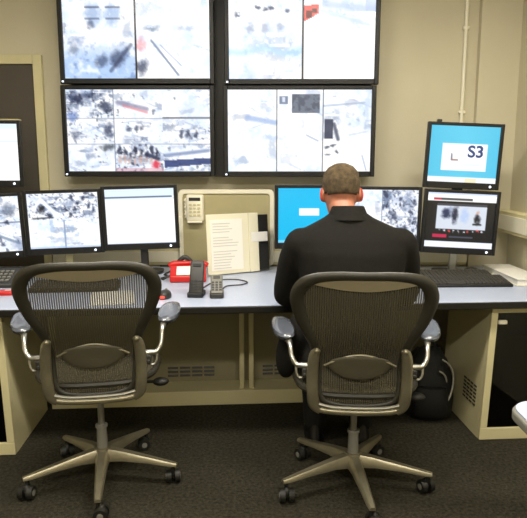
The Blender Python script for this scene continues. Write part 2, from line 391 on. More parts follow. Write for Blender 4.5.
def pic_ll(c):
    c.a *= .985
    for i, (x0, x1) in enumerate(((0, .33), (.335, .665), (.67, 1))):
        for j, (y0, y1) in enumerate(((0, .345), (.35, .655), (.66, 1))):
            d = [[.52, .75, .8], [.6, .72, .66], [.74, .55, .66]][j][i]
            feed(c, x0, y0, x1, y1, 50 + i*7 + j*31, d, .75 if d < .6 else .5)
    c.ell(.08, .12, .04, .07, BL, .8); c.ell(.17, .1, .05, .05, BL, .5); c.ell(.27, .22, .05, .06, BL, .75); c.ell(.05, .32, .04, .08, (.4, .5, .75), .7); c.ell(.13, .28, .06, .06, (.97, .98, 1), .8)
    c.ell(.29, .5, .025, .09, BL, .7); c.ell(.06, .55, .03, .08, BL, .4); c.line(.36, .16, .56, .24, .014, (.5, .5, .62), .7); c.line(.4, .2, .56, .28, .008, PK, .6)
    for x in (.43, .48, .52): c.ell(x, .48, .018, .035, BL, .65)
    for k in range(8): c.ell(.36 + k*.037, .73 + (k % 3)*.03, .014, .05, (.1, .12, .22), .8); c.ell(.36 + k*.037, .86, .014, .05, (.8, .65, .6), .7)
    c.ell(.62, .92, .03, .05, (.85, .2, .3), .9); c.rect(.335, .95, .665, 1, (.8, .55, .6), .5); c.line(.55, .78, .63, .84, .012, BL, .8)
    for x in (.8, .84, .9): c.ell(x, .55, .015, .05, BL, .7)
    c.line(.68, .8, .98, .74, .012, (.4, .48, .65), .7); c.mix(((c.X > .67) & (c.Y > .86 - (c.X-.67)*.1) & (c.Y < .95 - (c.X-.67)*.15)).astype(float), (.13, .2, .42), .85)
    c.ell(.28, .7, .05, .04, (.2, .22, .25), .7); c.line(.67, .345, 1, .345, .004, DK, .7)
    for x in (.332, .667): c.rect(x - .003, 0, x + .003, 1, (.3, .35, .45), .7)
    for y in (.348, .658): c.rect(0, y - .004, 1, y + .004, (.4, .45, .55), .5)
def pic_lr(c):
    feed(c, 0, 0, .34, 1, 81, .8, .1); feed(c, .35, 0, .66, 1, 91, .82, .1); feed(c, .67, 0, 1, .6, 95, .76, .2)
    c.line(.14, .34, .33, .4, .018, (.55, .66, .85), .7); c.ell(.1, .86, .05, .05, (.5, .6, .75), .55); c.ell(.3, .58, .06, .03, (.7, .78, .9), .6)
    c.rect(.45, .06, .64, .28, (.27, .3, .37), .92); c.blotch(.45, .06, .64, .28, 14, 3, .5, (.5, .54, .6), .6); c.rect(.36, .08, .42, .18, (.3, .36, .48), .7); c.rect(.38, .1, .40, .15, (.9, .93, 1), .8)
    c.mix(((c.X > .672) & (c.X < .735) & (c.Y > .36) & (c.Y < .6)).astype(float), (.15, .18, .28), .85); c.line(.74, .42, .77, .6, .012, BL, .7)
    for x, y in ((.7, .7), (.74, .69), (.7, .78), (.76, .76)): c.ell(x, y, .02, .02, (.25, .28, .35), .8)
    c.line(.67, .2, .95, .16, .006, GR, .6); c.ell(.97, .25, .02, .25, (.75, .82, .92), .6); c.line(.94, .8, .97, .98, .006, GR, .6); c.line(.55, .55, .63, .62, .006, GR, .6)
    for x in (.345, .665): c.rect(x - .004, 0, x + .004, 1, (.15, .17, .22), .9)
def pic_b(c):
    feed(c, 0, 0, 1, .48, 120, .55, .8, (.7, .78, .92)); feed(c, 0, .48, 1, 1, 130, .75, .25, (.72, .84, .98))
    c.line(.08, .3, .2, .12, .02, (.97, .98, 1)); c.line(.2, .12, .42, .42, .03, (.95, .97, 1)); c.ell(.2, .3, .05, .08, (.1, .11, .14), .9); c.line(.08, .45, .35, .44, .012, (.2, .22, .25), .8)
    for x, y in ((.62, .1), (.7, .2), (.78, .12), (.66, .3), (.85, .25), (.92, .3), (.6, .4)): c.ell(x, y, .025, .05, BL, .8)
    c.rect(.49, .48, .51, .98, (.5, .58, .72), .8); c.rect(.0, .96, 1, 1, (.6, .72, .9), .5)
    c.blotch(.3, .48, .7, .8, 9, 5, .6, (.6, .7, .85), .5)
def pic_a(c):
    feed(c, 0, 0, 1, 1, 140, .62, .6); c.ell(.85, .25, .1, .12, (.25, .3, .4), .6); c.line(.5, .6, .95, .85, .02, (.4, .48, .6), .7); c.rect(0, .46, 1, .49, (.3, .36, .48), .6); c.ell(.8, .47, .04, .04, BL, .8)
def pic_c(c):
    c.rect(0, 0, 1, .14, (.87, .93, 1)); c.rect(0, .145, .96, .17, (.36, .42, .5)); c.rect(0, .17, 1, .2, (.85, .92, 1), .7); c.rect(0, .97, 1, 1, (.85, .9, 1)); c.blotch(0, .2, 1, .97, 3, 9, .6, (.93, .96, 1), .6)
def pic_u(c):
    c.rect(0, 0, 1, .1, (.88, .94, 1)); c.rect(0, .3, 1, .33, (.8, .88, .97), .7); c.rect(0, .55, .9, .57, (.85, .9, .97), .6)
def pic_d(c):
    c.a[:] = (.07, .70, .90); c.mix(1 - np.hypot(c.X - .5, c.Y - .4), (.15, .78, .96), .5)
    c.rect(.32, .37, .62, .5, (.95, .98, 1)); c.rect(0, .94, 1, 1, (.8, .92, 1), .5)
def pic_e(c):
    feed(c, 0, 0, .46, 1, 150, .8, .1); feed(c, .47, 0, 1, 1, 160, .5, .85, (.7, .78, .92))
    for k in range(9): c.ell(.52 + (k*.37 % .45), .1 + (k*.29 % .8), .03, .05, BL, .75)
    c.ell(.75, .45, .1, .08, (.97, .98, 1), .8); c.rect(.455, 0, .47, 1, (.4, .48, .6), .8); c.rect(.47, .49, 1, .505, (.4, .48, .6), .6)
def pic_s(c):
    c.a[:] = (.30, .74, .88); c.mix(1 - abs(c.X - .5)*1.6, (.40, .81, .92), .6)
    c.rect(.19, .32, .83, .79, (.96, .97, 1)); c.rect(0, .90, 1, 1, (.95, .97, 1)); c.rect(.55, .92, .72, 1, (.93, .88, .7), .8)
    c.line(.33, .5, .335, .6, .010, (.45, .42, .45)); c.line(.335, .6, .42, .6, .010, (.6, .45, .4)); c.rect(.5, .66, .75, .7, (.85, .88, .95), .6)
def pic_t(c):
    c.rect(0, .16, 1, .88, (.06, .06, .08)); c.rect(0, .0, 1, .04, (.8, .85, .95)); c.rect(.1, .1, .65, .15, (.12, .12, .15), .8); c.rect(.1, .1, .2, .15, (.8, .2, .3), .9)
    c.rect(.0, .2, .1, .86, (.02, .02, .03)); c.rect(.16, .2, .87, .66, (.82, .85, .9)); c.rect(.16, .2, .87, .24, (.1, .1, .13), .8)
    c.ell(.3, .38, .07, .1, (.16, .2, .33)); c.ell(.42, .4, .05, .14, (.15, .16, .25)); c.ell(.36, .3, .03, .05, (.6, .65, .75)); c.ell(.74, .48, .05, .1, (.1, .1, .13)); c.ell(.745, .36, .025, .04, (.8, .65, .6)); c.line(.69, .56, .8, .56, .012, (.1, .1, .13)); c.ell(.56, .4, .06, .14, (.7, .78, .92), .9)
    c.rect(.16, .66, .87, .72, (.08, .08, .1))
    for k in range(10): c.ell(.22 + k*.068, .69, .016, .02, (.9, .9, .95) if k not in (2, 6, 8) else (.9, .3, .3), .9)
    c.rect(.12, .76, .32, .82, (.75, .12, .3)); c.rect(.36, .78, .7, .81, (.3, .32, .4), .8); c.rect(0, .89, 1, 1, (.93, .95, 1))
def screen_mat():
    m = bpy.data.materials.new('lit_screen'); m.use_nodes = True; nt = m.node_tree; b = nt.nodes['Principled BSDF']
    at_ = nt.nodes.new('ShaderNodeVertexColor'); at_.layer_name = 'picture'
    b.inputs['Base Color'].default_value = (.01, .01, .01, 1); b.inputs['Roughness'].default_value = .25
    nt.links.new(at_.outputs['Color'], b.inputs['Emission Color']); b.inputs['Emission Strength'].default_value = 1.15
    return m
M_screen = screen_mat()
def screen(parent, w_, h_, y, zc, res, painter):
    """lit picture: a fine grid facing -Y whose points carry the picture's colours"""
    W_, H_ = res; cv = Cv(W_, H_); painter(cv); col = srgb(np.clip(cv.a, 0, 1))
    xs = np.linspace(-w_/2, w_/2, W_); zs = np.linspace(zc + h_/2, zc - h_/2, H_)
    co = np.stack([np.tile(xs, H_), np.full(W_*H_, y), np.repeat(zs, W_)], 1)
    i = np.arange(W_*H_).reshape(H_, W_); F = np.stack([i[:-1, :-1], i[1:, :-1], i[1:, 1:], i[:-1, 1:]], -1).reshape(-1, 4)
    me = bpy.data.meshes.new('screen'); me.from_pydata(co.tolist(), [], F.tolist())
    ca = me.color_attributes.new('picture', 'FLOAT_COLOR', 'POINT')
    ca.data.foreach_set('color', np.concatenate([col.reshape(-1, 3), np.ones((W_*H_, 1))], 1).ravel())
    me.materials.append(M_screen); return link(bpy.data.objects.new('screen', me), parent)
def bezel(bm, w_, h_, bl, bb, bt, y0, y1):
    """frame round a screen opening, in X-Z, from y0 (front) to y1"""
    x, z = w_/2, h_/2
    b2(bm, -x, -x+bl, y0, y1, -z, z); b2(bm, x-bl, x, y0, y1, -z, z); b2(bm, -x+bl, x-bl, y0, y1, z-bt, z); b2(bm, -x+bl, x-bl, y0, y1, -z, -z+bb)
    return bm

def wall_display(label, x, z, painter):
    t = thing('wall_display', label, 'monitor', (x, WY, z), 0, 'bank of four wall displays'); w_, h_ = .918, .540
    obj('bezel', bezel(BM(), w_, h_, .027, .032, .024, -.155, -.12), M_bezel, t, bevel=.004)
    obj('housing', b2(BM(), -w_/2+.01, w_/2-.01, -.12, -.06, -h_/2+.01, h_/2-.01), M_black, t, bevel=.015)
    obj('wall_bracket', b2(BM(), -.2, .2, -.06, -.001, -.15, .15), M_dgrey, t)
    screen(t, w_ - .052, h_ - .054, -.140, .004, (150, 84), painter)
    obj('power_light', box(BM(), (-w_/2+.016, -.156, -h_/2+.014), (.011, .003, .009)), M_led, t)
wall_display('upper left wall display of two pale harbour camera views', -.751, 2.122, pic_ul)
wall_display('upper right wall display with red vehicle at top of its right half', .227, 2.119, pic_ur)
wall_display('lower left wall display split into nine camera views', -.755, 1.575, pic_ll)
wall_display('lower right wall display split into three tall camera views', .217, 1.574, pic_lr)

t = thing('display_mount', 'dark metal mounting frame behind the four wall displays', 'mount')
obj('upright', b2(BM(), -.305, -.225, WY - .058, WY - .001, 1.30, 2.42), M_dgrey, t, smooth=False, bevel=.004)
for x0, x1 in ((-1.18, -.305), (-.225, .66)): obj('rail', b2(BM(), x0, x1, WY - .05, WY - .001, 1.80, 1.90), M_dgrey, t, smooth=False, bevel=.004)
def monitor(label, loc, rz, painter, size=(.432, .368), ry=0, stand=True, parent_extra=None, group='desk monitors', tilt=0):
    t = thing('desk_monitor', label, 'monitor', loc, group=group, rot=(tilt, ry, rz)); w_, h_ = size; zc = 0
    obj('bezel', bezel(BM(), w_, h_, .02, .036, .018, -.012, .02), M_bezel, t, bevel=.003)
    obj('housing', b2(BM(), -w_/2+.012, w_/2-.012, .02, .055, -h_/2+.012, h_/2-.012), M_black, t, bevel=.01)
    screen(t, w_ - .038, h_ - .052, -.002, .009, (84, 70), painter)
    ld = BM(); cyl(ld, (w_/2-.05, -.010, -h_/2+.018), (w_/2-.05, -.0145, -h_/2+.018), .0065, seg=12); obj('power_light', ld, M_led, t)
    if stand:
        H = loc[2] - .7312 - abs(math.sin(ry))*.11; s = BM(); b2(s, -.022, .022, .06, .085, -H + .012, .05)
        obj('stand', s, stand if not isinstance(stand, bool) else M_dgrey, t, bevel=.005)
        f = BM(); prism(f, rrect(-.10, .10, .055, .20, .05, 5), -H, -H + .014); obj('foot', f, M_dgrey, t, bevel=.003)
    return t
MY = 3.45
monitor('leftmost desk monitor showing a street scene, cut by left edge', (-1.585, 3.385, 1.030), R(13), pic_a, ry=R(-2))
monitor('desk monitor behind left chair showing camera views with white arch', (-1.143, 3.43, 1.053), R(7), pic_b, ry=R(-1.5), stand=M_tan)
monitor('desk monitor showing a plain white page with one thin dark line', (-.708, MY, 1.076), R(3), pic_c, ry=R(-1.5))
monitor('desk monitor with cyan desktop and white box beside seated man', (.274, MY, 1.080), R(1), pic_d, size=(.418, .368))
monitor('desk monitor of mottled camera views just right of the man', (.697, MY + .005, 1.070), R(-2), pic_e, size=(.418, .368), ry=R(.6))
sT = monitor('lower monitor of right-hand pair playing a dark video page', (1.126, MY - .02, 1.052), R(-3), pic_t, ry=R(2.5), size=(.426, .366), stand=M_silver)
sS = monitor('upper monitor of right-hand pair reading S3 on cyan', (1.126, MY - .02, 1.426), R(-3), pic_s, size=(.422, .366), ry=R(2.5), stand=False)
obj('mount_arm', b2(BM(), -.03, .03, .056, .08, -.30, .05), M_dgrey, sS, bevel=.004)
obj('clip', b2(BM(), -.16, -.135, -.005, .02, .184, .198), M_dgrey, sS, bevel=.003)
fc = bpy.data.curves.new('lettering', 'FONT'); fc.body = 'S3'; fc.size = .09; fc.offset = .0022; fc.align_x = 'CENTER'
fo = bpy.data.objects.new('tmp_text', fc); C.objects.link(fo); dg = bpy.context.evaluated_depsgraph_get()
me = bpy.data.meshes.new_from_object(fo.evaluated_get(dg)); bpy.data.objects.remove(fo); me.name = 'lettering'; me.materials.clear(); me.materials.append(M_navy)
scr = [c_ for c_ in sS.children if c_.name.startswith('screen')][0]
lt = link(bpy.data.objects.new('lettering', me), scr); lt.location = (.066, -.0035, -.004); lt.rotation_euler = (R(90), 0, 0); lt.scale = (1.05, 1, 1)
lt['label'] = 'dark blue letters S3'
monitor('white-page monitor mounted high at left edge before dark door', (-1.578, 3.42, 1.438), R(6), pic_u, stand=False)
up = [o for o in C.objects if o.get('label', '').startswith('white-page')][0]
obj('mount_arm', b2(BM(), -.03, .03, .056, .08, -.30, .05), M_dgrey, up, bevel=.004)
obj('top_strip', b2(BM(), -.21, .21, -.012, .05, .184, .192), M_tan, up, bevel=.002)

# ------------------------------------------------------------ pin board, wall phone
t = thing('pin_board', 'tan board with rounded cream frame behind the desk phones', 'board', (-.236, WY, .735))
o_, i_ = rrect(-.302, .302, .0, .487, .03, 5), rrect(-.275, .275, .028, .460, .02, 5)
bm = BM(); y0, y1 = -.062, -.0415
Vo = [[bm.verts.new((x, y, z)) for x, z in pts] for y, pts in ((y1, o_), (y0, o_), (y0, i_), (y1, i_))]; n = len(o_)
for a_, b_ in ((0, 1), (1, 2), (2, 3), (3, 0)):
    for k in range(n): bm.faces.new((Vo[a_][k], Vo[a_][(k+1) % n], Vo[b_][(k+1) % n], Vo[b_][k]))
obj('frame', bm, M_cream2, t, bevel=.003)
obj('panel', b2(BM(), -.285, .285, -.052, -.042, .018, .47), M_tan, t, smooth=False)
t = thing('wall_phone', 'small cream keypad phone mounted on tan board', 'phone', (-.431, WY - .053, 1.107), group=None)
bd = BM(); loft(bd, [[(x, 0, z) for x, z in rrect(-.056, .056, -.085, .085, .012)], [(x, -.030, z) for x, z in rrect(-.054, .054, -.083, .083, .014)], [(x, -.038, z) for x, z in rrect(-.046, .046, -.075, .075, .014)]])
b_ = obj('body', bd, M_cream2, t)
obj('display', b2(BM(), -.036, .036, -.040, -.037, .045, .066), M_dgrey, t, bevel=.001)
for i in range(3):
    for j in range(4): obj('key', box(BM(), (-.026 + i*.026, -.040, .022 - j*.022), (.018, .006, .013)), M_cream, t, bevel=.002)
cd = BM(); tube(cd, [(-.056 - .008*(k % 2), -.02 - .006*math.sin(k*1.6), .06 - k*.011) for k in range(12)], .005, 6, n=3); obj('cord', cd, M_cream2, t)
lip = BM(); b2(lip, -.046, .046, -.046, -.012, -.093, -.080); obj('rest', lip, M_cream2, t, bevel=.003)

# ------------------------------------------------------------ desk-top things
# open ring binder standing on the desk
t = thing('ring_binder', 'open cream ring binder with printed sheet standing on desk', 'binder', (-.322, 3.45, .737), R(27)); t.scale = (1.06, 1.06, 1.06)
h_ = .335; lean = R(-5)
pv = bpy.data.objects.new
def bpart(nm, x0, x1, y0, y1, z0, z1, m_, par=None, bev=.002):
    bm_ = b2(BM(), x0, x1, y0, y1, z0, z1); bmesh.ops.rotate(bm_, verts=bm_.verts, cent=(0, 0, 0), matrix=Matrix.Rotation(lean, 3, 'X')); return obj(nm, bm_, m_, par or t, smooth=False, bevel=bev)
cv_ = bpart('front_cover', 0, .255, 0, .004, 0, h_, M_binder); sh = bpart('printed_sheet', .022, .215, -.003, 0, .022, h_ - .03, M_paper, cv_, 0)
tx = BM()
for j in range(17):
    z = h_ - .055 - j*.0155
    if j in (4, 9): continue
    b2(tx, .035, .035 + .09 + .07*random.random(), -.0042, -.0031, z, z + .004)
bmesh.ops.rotate(tx, verts=tx.verts, cent=(0, 0, 0), matrix=Matrix.Rotation(lean, 3, 'X')); obj('printed_text', tx, M_ink, cv_, smooth=False)['kind'] = 'stuff'
bpart('page_block', .012, .24, .004, .03, .01, h_ - .015, M_paper)
bpart('spine', .255, .315, -.006, .05, 0, h_, M_binder); bpart('back_cover', .317, .385, .008, .045, .005, h_ - .012, M_black); bpart('spine_label', .268, .372, -.009, -.006, .17, .225, M_paper)
# red desk telephone
t = thing('red_telephone', 'red desk telephone with white panel beside black handset', 'telephone', (-.425, 3.33, .731), R(4))
bd = BM(); prof = [(-.06, 0), (.06, 0), (.06, .085), (.02, .085), (-.06, .035)]
loft(bd, [[(x, y, z) for y, z in prof] for x in (-.10, .10)]); obj('body', bd, M_red, t, bevel=.008)
lb = BM(); box(lb, (-.02, -.028, .0625), (.085, .07, .004), (R(32), 0, 0)); obj('white_panel', lb, M_paper, t)
hs = BM(); tube(hs, [(-.105, .04, .075), (-.08, .04, .088), (0, .04, .094), (.08, .04, .088), (.105, .04, .075)], [.018, .02, .013, .02, .018], 10, n=4); obj('handset', hs, M_red, t)
cr_ = BM(); tube(cr_, [(-.06, .05, .095), (-.02, .045, .128), (.02, .05, .095)], .013, 8); obj('cradle_knob', cr_, M_dgrey, t)
cd = BM(); tube(cd, [(-.10, .02, .03), (-.14, .01, .008), (-.155, .06, .006), (-.12, .10, .006), (-.15, .16, .006)], .005, 6); obj('cord', cd, M_dgrey, t)
# two upright handsets in cradles
def handset(nm, label, x, y, rz, w_, h_, tl, m_, m2):
    t = thing(nm, label, 'handset', (x, y, .731), rz)
    obj('cradle', prism(BM(), rrect(-w_*.56, w_*.56, -.03, .075, .012), 0, .022), m2, t, bevel=.004)
    bm_ = BM(); loft(bm_, [[(px*s, py*s2 + off, z) for px, py in rrect(-w_/2, w_/2, -.014, .014, .009)] for z, s, s2, off in ((.004, .9, .8, 0), (.012, 1, 1, 0), (h_*.5, .98, 1, 0), (h_*.93, 1, 1.05, 0), (h_, .86, .7, 0))])
    bmesh.ops.rotate(bm_, verts=bm_.verts, cent=(0, 0, 0), matrix=Matrix.Rotation(-tl, 3, 'X')); b_ = obj('body', bm_, m_, t)
    kk = BM()
    for i in range(3):
        for j in range(4): box(kk, ((-.3 + .3*i)*w_, -.0155, .035 + j*.014), (w_*.2, .004, .008))
    bmesh.ops.rotate(kk, verts=kk.verts, cent=(0, 0, 0), matrix=Matrix.Rotation(-tl, 3, 'X')); obj('keypad', kk, m2, b_, smooth=False)['kind'] = 'stuff'
    er = box(BM(), (0, -.0155, h_*.86), (w_*.55, .004, .016)); bmesh.ops.rotate(er, verts=er.verts, cent=(0, 0, 0), matrix=Matrix.Rotation(-tl, 3, 'X')); obj('earpiece', er, m2, b_)
    return t
handset('radio_handset', 'tall black handset standing in front of red telephone', -.338, 2.925, R(-3), .072, .185, R(26), M_dgrey, M_black)
handset('cordless_handset', 'short grey handset in front of open binder', -.232, 2.91, R(4), .062, .125, R(42), M_grey, M_dgrey)
cb = BM(); tube(cb, [(-.22, 3.03, .736), (-.2, 3.16, .735), (-.12, 3.20, .735), (-.09, 3.27, .735), (-.15, 3.34, .735), (-.24, 3.33, .735), (-.30, 3.2, .735), (-.33, 3.04, .736)], .0035, 6)
tag(obj('cable', cb, M_dgrey), 'thin dark cable looped on worktop beneath the binder', 'cable')
# mouse
t = thing('computer_mouse', 'dark grey computer mouse with red glow near left chair arm', 'mouse', (-.487, 2.90, .731), R(-8))
ms = BM(); loft(ms, [[(math.cos(a)*.03*s, math.sin(a)*.05*s + .0, z) for a in [2*math.pi*k/20 for k in range(20)]] for z, s in ((0, .95), (.012, 1), (.026, .88), (.036, .6), (.04, .2))]); obj('shell', ms, M_dgrey, t)
obj('scroll_wheel', cyl(BM(), (-.004, .022, .034), (.004, .022, .034), .009), M_grey, t); obj('red_glow', ell(BM(), (0, -.048, .012), (.014, .006, .007)), M_redled, t)
# keyboards
def keyboard(label, x, y, rz, w_=.45, d_=.155, light=False):
    t = thing('keyboard', label, 'keyboard', (x, y, .731), rz, 'black keyboards on the control desk')
    bd = BM(); loft(bd, [[(xx, -d_/2, 0), (xx, d_/2, 0), (xx, d_/2, .034), (xx, -d_/2, .014)] for xx in (-w_/2, w_/2)]); obj('base', bd, M_black, t, bevel=.004)
    kk = BM(); sl = math.atan2(.02, d_)
    for r_ in range(6):
        yy = -d_/2 + .018 + r_*(d_ - .03)/5.4; n_ = 20
        for i in range(n_):
            xx = -w_/2 + .016 + i*(w_ - .03)/(n_ - .4)
            if r_ == 0 and 4 <= i <= 8:
                if i != 6: continue
                box(kk, (xx, yy, .0245 + (yy + d_/2)*math.tan(sl) - .006), (.10, .016, .010), (sl, 0, 0)); continue
            box(kk, (xx, yy, .0245 + (yy + d_/2)*math.tan(sl) - .006), (.0165, .0165, .010), (sl, 0, 0))
    obj('keys', kk, M_keys, t, smooth=False)['kind'] = 'stuff'
    obj('top_strip', box(BM(), (0, d_/2 - .006, .0345), (w_*.9, .010, .004), (sl, 0, 0)), M_grey, t)
    return t
keyboard('black keyboard nearest desk edge below right-hand screens', 1.115, 3.225, R(2))
keyboard('black keyboard set behind another, close under right-hand screens', 1.09, 3.395, R(0))
keyboard('black keyboard on desk seen through left chair mesh', -.99, 3.10, R(5))
# sheet of paper seen through left chair
pp = BM(); loft(pp, [[(-.105, -.148, z), (.105, -.148, z), (.105, .148, z), (-.105, .148, z)] for z in (0, .004)])
o = obj('paper_sheets', pp, M_paper, smooth=False); o.location = (-.745, 2.89, .731); o.rotation_euler.z = R(14); tag(o, 'white paper sheets on desk seen through left chair mesh', 'paper')
# white folder, right
t = thing('document_folder', 'thick white folder lying by right wall beside keyboards', 'folder', (1.445, 3.42, .731), R(2))
obj('cover', b2(BM(), -.085, .085, -.24, .24, .034, .038), M_paper, t, bevel=.001); obj('cover', b2(BM(), -.085, .085, -.24, .24, 0, .004), M_binder, t, bevel=.001)
obj('page_block', b2(BM(), -.078, .08, -.232, .232, .004, .034), M_paper, t); obj('spine', b2(BM(), .081, .085, -.24, .24, .004, .034), M_binder, t)
# far left console and red tag
t = thing('phone_console', 'dark grey desk phone console at left edge of desk', 'telephone', (-1.47, 3.22, .731), R(6))
bd = BM(); loft(bd, [[(xx, -.10, 0), (xx, .10, 0), (xx, .10, .075), (xx, -.10, .02)] for xx in (-.12, .12)]); obj('body', bd, M_dgrey, t, bevel=.006)
kk = BM()
for i in range(5):
    for j in range(4): box(kk, (-.02 + i*.026, -.06 + j*.035, .034 + j*.0097), (.018, .018, .008), (R(15), 0, 0))
obj('keys', kk, M_grey, t, smooth=False)['kind'] = 'stuff'
hs = BM(); tube(hs, [(-.09, -.09, .06), (-.09, -.06, .075), (-.09, .03, .098), (-.09, .07, .10)], [.022, .02, .016, .024], 10, n=4); obj('handset', hs, M_black, t)
rd = BM(); loft(rd, [[(math.cos(a)*.075*s, math.sin(a)*.04*s, z) for a in [2*math.pi*k/28 for k in range(28)]] for z, s in ((0, .96), (.008, 1), (.016, .9), (.02, .6))])
t = thing('red_badge', 'small red oval badge lying at left edge of desk', 'badge', (-1.30, 2.985, .731), R(10)); obj('shell', rd, M_red, t)
obj('white_print', box(BM(), (.012, 0, .0195), (.05, .016, .003)), M_paper, t)
# cables on the desk
for lab, pts, m_ in (('thin dark cable running from the white-page monitor along desk', [(-.585, 3.50, .737), (-.56, 3.62, .737), (-.55, 3.68, .737), (-.58, 3.76, .737), (-.66, 3.78, .737)], M_dgrey),
                     ('tangled grey cable behind keyboards under the stacked screens', [(1.25, 3.50, .737), (1.29, 3.57, .737), (1.25, 3.66, .737), (1.30, 3.71, .737), (1.335, 3.62, .737), (1.31, 3.52, .737)], M_grey)):
    tag(obj('cable', tube(BM(), pts, .005, 6), m_), lab, 'cable')

# ------------------------------------------------------------ chairs
def half_outline():
    return [(0, .992), (.10, .992), (.178, .982), (.226, .957), (.248, .912), (.245, .862), (.226, .80), (.198, .735), (.178, .670), (.168, .600), (.163, .52), (.156, .46), (.130, .425), (.07, .412), (0, .410)]
def by(x, z): u = (z - .41)/.58; return -.165 - .14*max(u, 0)**1.25 + .04*math.exp(-((z-.60)/.10)**2) + .42*x*x
def make_chair(label, loc, rz, base_ang, padz, dz):
    t = thing('mesh_office_chair', label, 'chair', loc, rz, 'office chairs at the desk')
    ho = half_outline(); full = ho + [(-x, z) for x, z in ho[-2:0:-1]]
    pts = [(x, by(x, z), z) for x, z in full]
    rad0 = [.017, .018, .021, .026, .028, .026, .022, .019, .016, .014, .013, .013, .013, .012, .012]; rad = rad0 + rad0[-2:0:-1]
    obj('back_frame', tube(BM(), pts, rad, 10, closed=True, n=4, up=(0, 1, .15), flat=.62), M_pewter_d, t)
    q = [p for p in spline([(x, 0, z) for x, z in ho], 6)]
    zs = sorted(set([.415 + i*(.985 - .415)/30 for i in range(31)]))
    def wz(z):
        best = 0
        for a_, b_ in zip(q, q[1:]):
            lo, hi = min(a_.z, b_.z), max(a_.z, b_.z)
            if lo <= z <= hi and hi > lo: best = max(best, a_.x + (b_.x - a_.x)*((z - a_.z)/(b_.z - a_.z)))
        return best
    bm = BM(); rows = []
    for z in zs:
        w_ = wz(z); rows.append([bm.verts.new((w_*s, by(w_*s, z) + .004, z)) for s in np.linspace(-1, 1, 21)])
    for A_, B_ in zip(rows, rows[1:]):
        for k in range(20): bm.faces.new((A_[k], A_[k+1], B_[k+1], B_[k]))
    obj('back_mesh', bm, M_weave, t)
    bm = BM(); up_, lo_ = [], []
    for s in np.linspace(-1, 1, 25):
        x = .205*s; zt = .984 - .012*abs(s)**3; zb = zt - .012 - .040*(1 - s*s)
        up_.append((x, zt)); lo_.append((x, zb))
    ring = []
    for off in (-.006, .004):
        ring.append([[bm.verts.new((x, by(x, z) + off, z)) for x, z in L] for L in (up_, lo_)])
    n_ = len(up_)
    for k in range(n_-1):
        a, b = ring[0], ring[1]
        bm.faces.new((a[0][k], a[0][k+1], a[1][k+1], a[1][k])); bm.faces.new((b[0][k], b[1][k], b[1][k+1], b[0][k+1])); bm.faces.new((a[1][k], a[1][k+1], b[1][k+1], b[1][k])); bm.faces.new((a[0][k], b[0][k], b[0][k+1], a[0][k+1]))
    obj('top_flange', bm, M_flange, t)
    # lumbar pad, hung behind the weave
    bm = BM(); ell(bm, (0, 0, 0), (.126, .016, .056), seg=28, rings=12)
    for v in bm.verts: v.co.z += -.012*(1 - (v.co.x/.126)**2); v.co.y += by(v.co.x, .60 + v.co.z) - .018; v.co.z += .60
    lp = obj('lumbar_pad', bm, M_lumbar, t)
    bm = BM(); tube(bm, [(x, by(x, .60) - .026, .60 + .050*math.cos(x/.14*math.pi/2) - .004) for x in np.linspace(-.14, .14, 11)], .005, 6, n=3)
    obj('lumbar_rim', bm, M_pewter, lp)
    # carrier: two uprights and a cross bar
    for s in (-1, 1):
        bm = BM(); tube(bm, [(s*.168, by(.17, .66) - .022, .672), (s*.180, by(.18, .63) - .028, .64), (s*.186, by(.18, .55) - .026, .55), (s*.184, by(.18, .47) - .016, .47), (s*.176, by(.17, .42) - .006, .415), (s*.150, by(.15, .4) + .0, .388)], [.014, .021, .023, .023, .024, .018], 12, n=5, up=(0, 1, 0), flat=.8)
        obj('carrier_upright', bm, M_pewter, t)
        bm = BM(); ell(bm, (s*.172, by(.17, .66) - .028, .668), (.014, .012, .014)); obj('pivot_cap', bm, M_pewter, t)
    bm = BM(); tube(bm, [(-.165, -0.155, .398), (-.12, -0.160, .388), (0, -0.162, .384), (.12, -0.160, .388), (.165, -0.155, .398)], .014, 10, n=4); obj('carrier_bar', bm, M_pewter, t)
    bm = BM(); tube(bm, [(-.158, -0.175, .422), (-.10, -0.180, .412), (0, -0.182, .410), (.10, -0.180, .412), (.158, -0.175, .422)], .007, 8, n=4); obj('lower_rim', bm, M_silver, t)
    for s in (-1, 1):
        bm = BM(); tube(bm, [(s*.15, -.155, .392), (s*.15, -.08, .392), (s*.12, .03, .395), (s*.05, .05, .395)], .016, 8, n=4); obj('seat_link', bm, M_pewter_d, t)
    bm = BM(); b2(bm, -.075, .075, -.07, .11, .355, .405); obj('tilt_box', bm, M_rubber, t, bevel=.015)
    bm = BM(); tube(bm, [(.07, .02, .385), (.20, .0, .392), (.235, -.005, .392)], .007, 8); ell(bm, (.262, -.008, .392), (.036, .026, .018)); obj('tilt_lever', bm, M_rubber, t)
    # seat
    so = [(.0, -.155, .452), (.13, -.15, .455), (.215, -.10, .462), (.245, -.02, .468), (.25, .12, .462), (.225, .225, .445), (.14, .26, .420), (0, .268, .412)]
    sp = so + [(-x, y, z) for x, y, z in so[-2:0:-1]]
    obj('seat_frame', tube(BM(), sp, .015, 8, closed=True, n=4, up=(0, 0, 1)), M_pewter_d, t)
    cs = spline(sp, 4, True); bm = BM(); cen = bm.verts.new((0, .03, .435)); mids = []
    vo = [bm.verts.new(p) for p in cs]; vi = [bm.verts.new(Vector((0, .03, .435))*.5 + p*.5 - Vector((0, 0, .004))) for p in cs]; n_ = len(vo)
    for k in range(n_): bm.faces.new((vo[k], vo[(k+1) % n_], vi[(k+1) % n_], vi[k])); bm.faces.new((vi[k], vi[(k+1) % n_], cen))
    obj('seat_mesh', bm, M_weave, t)
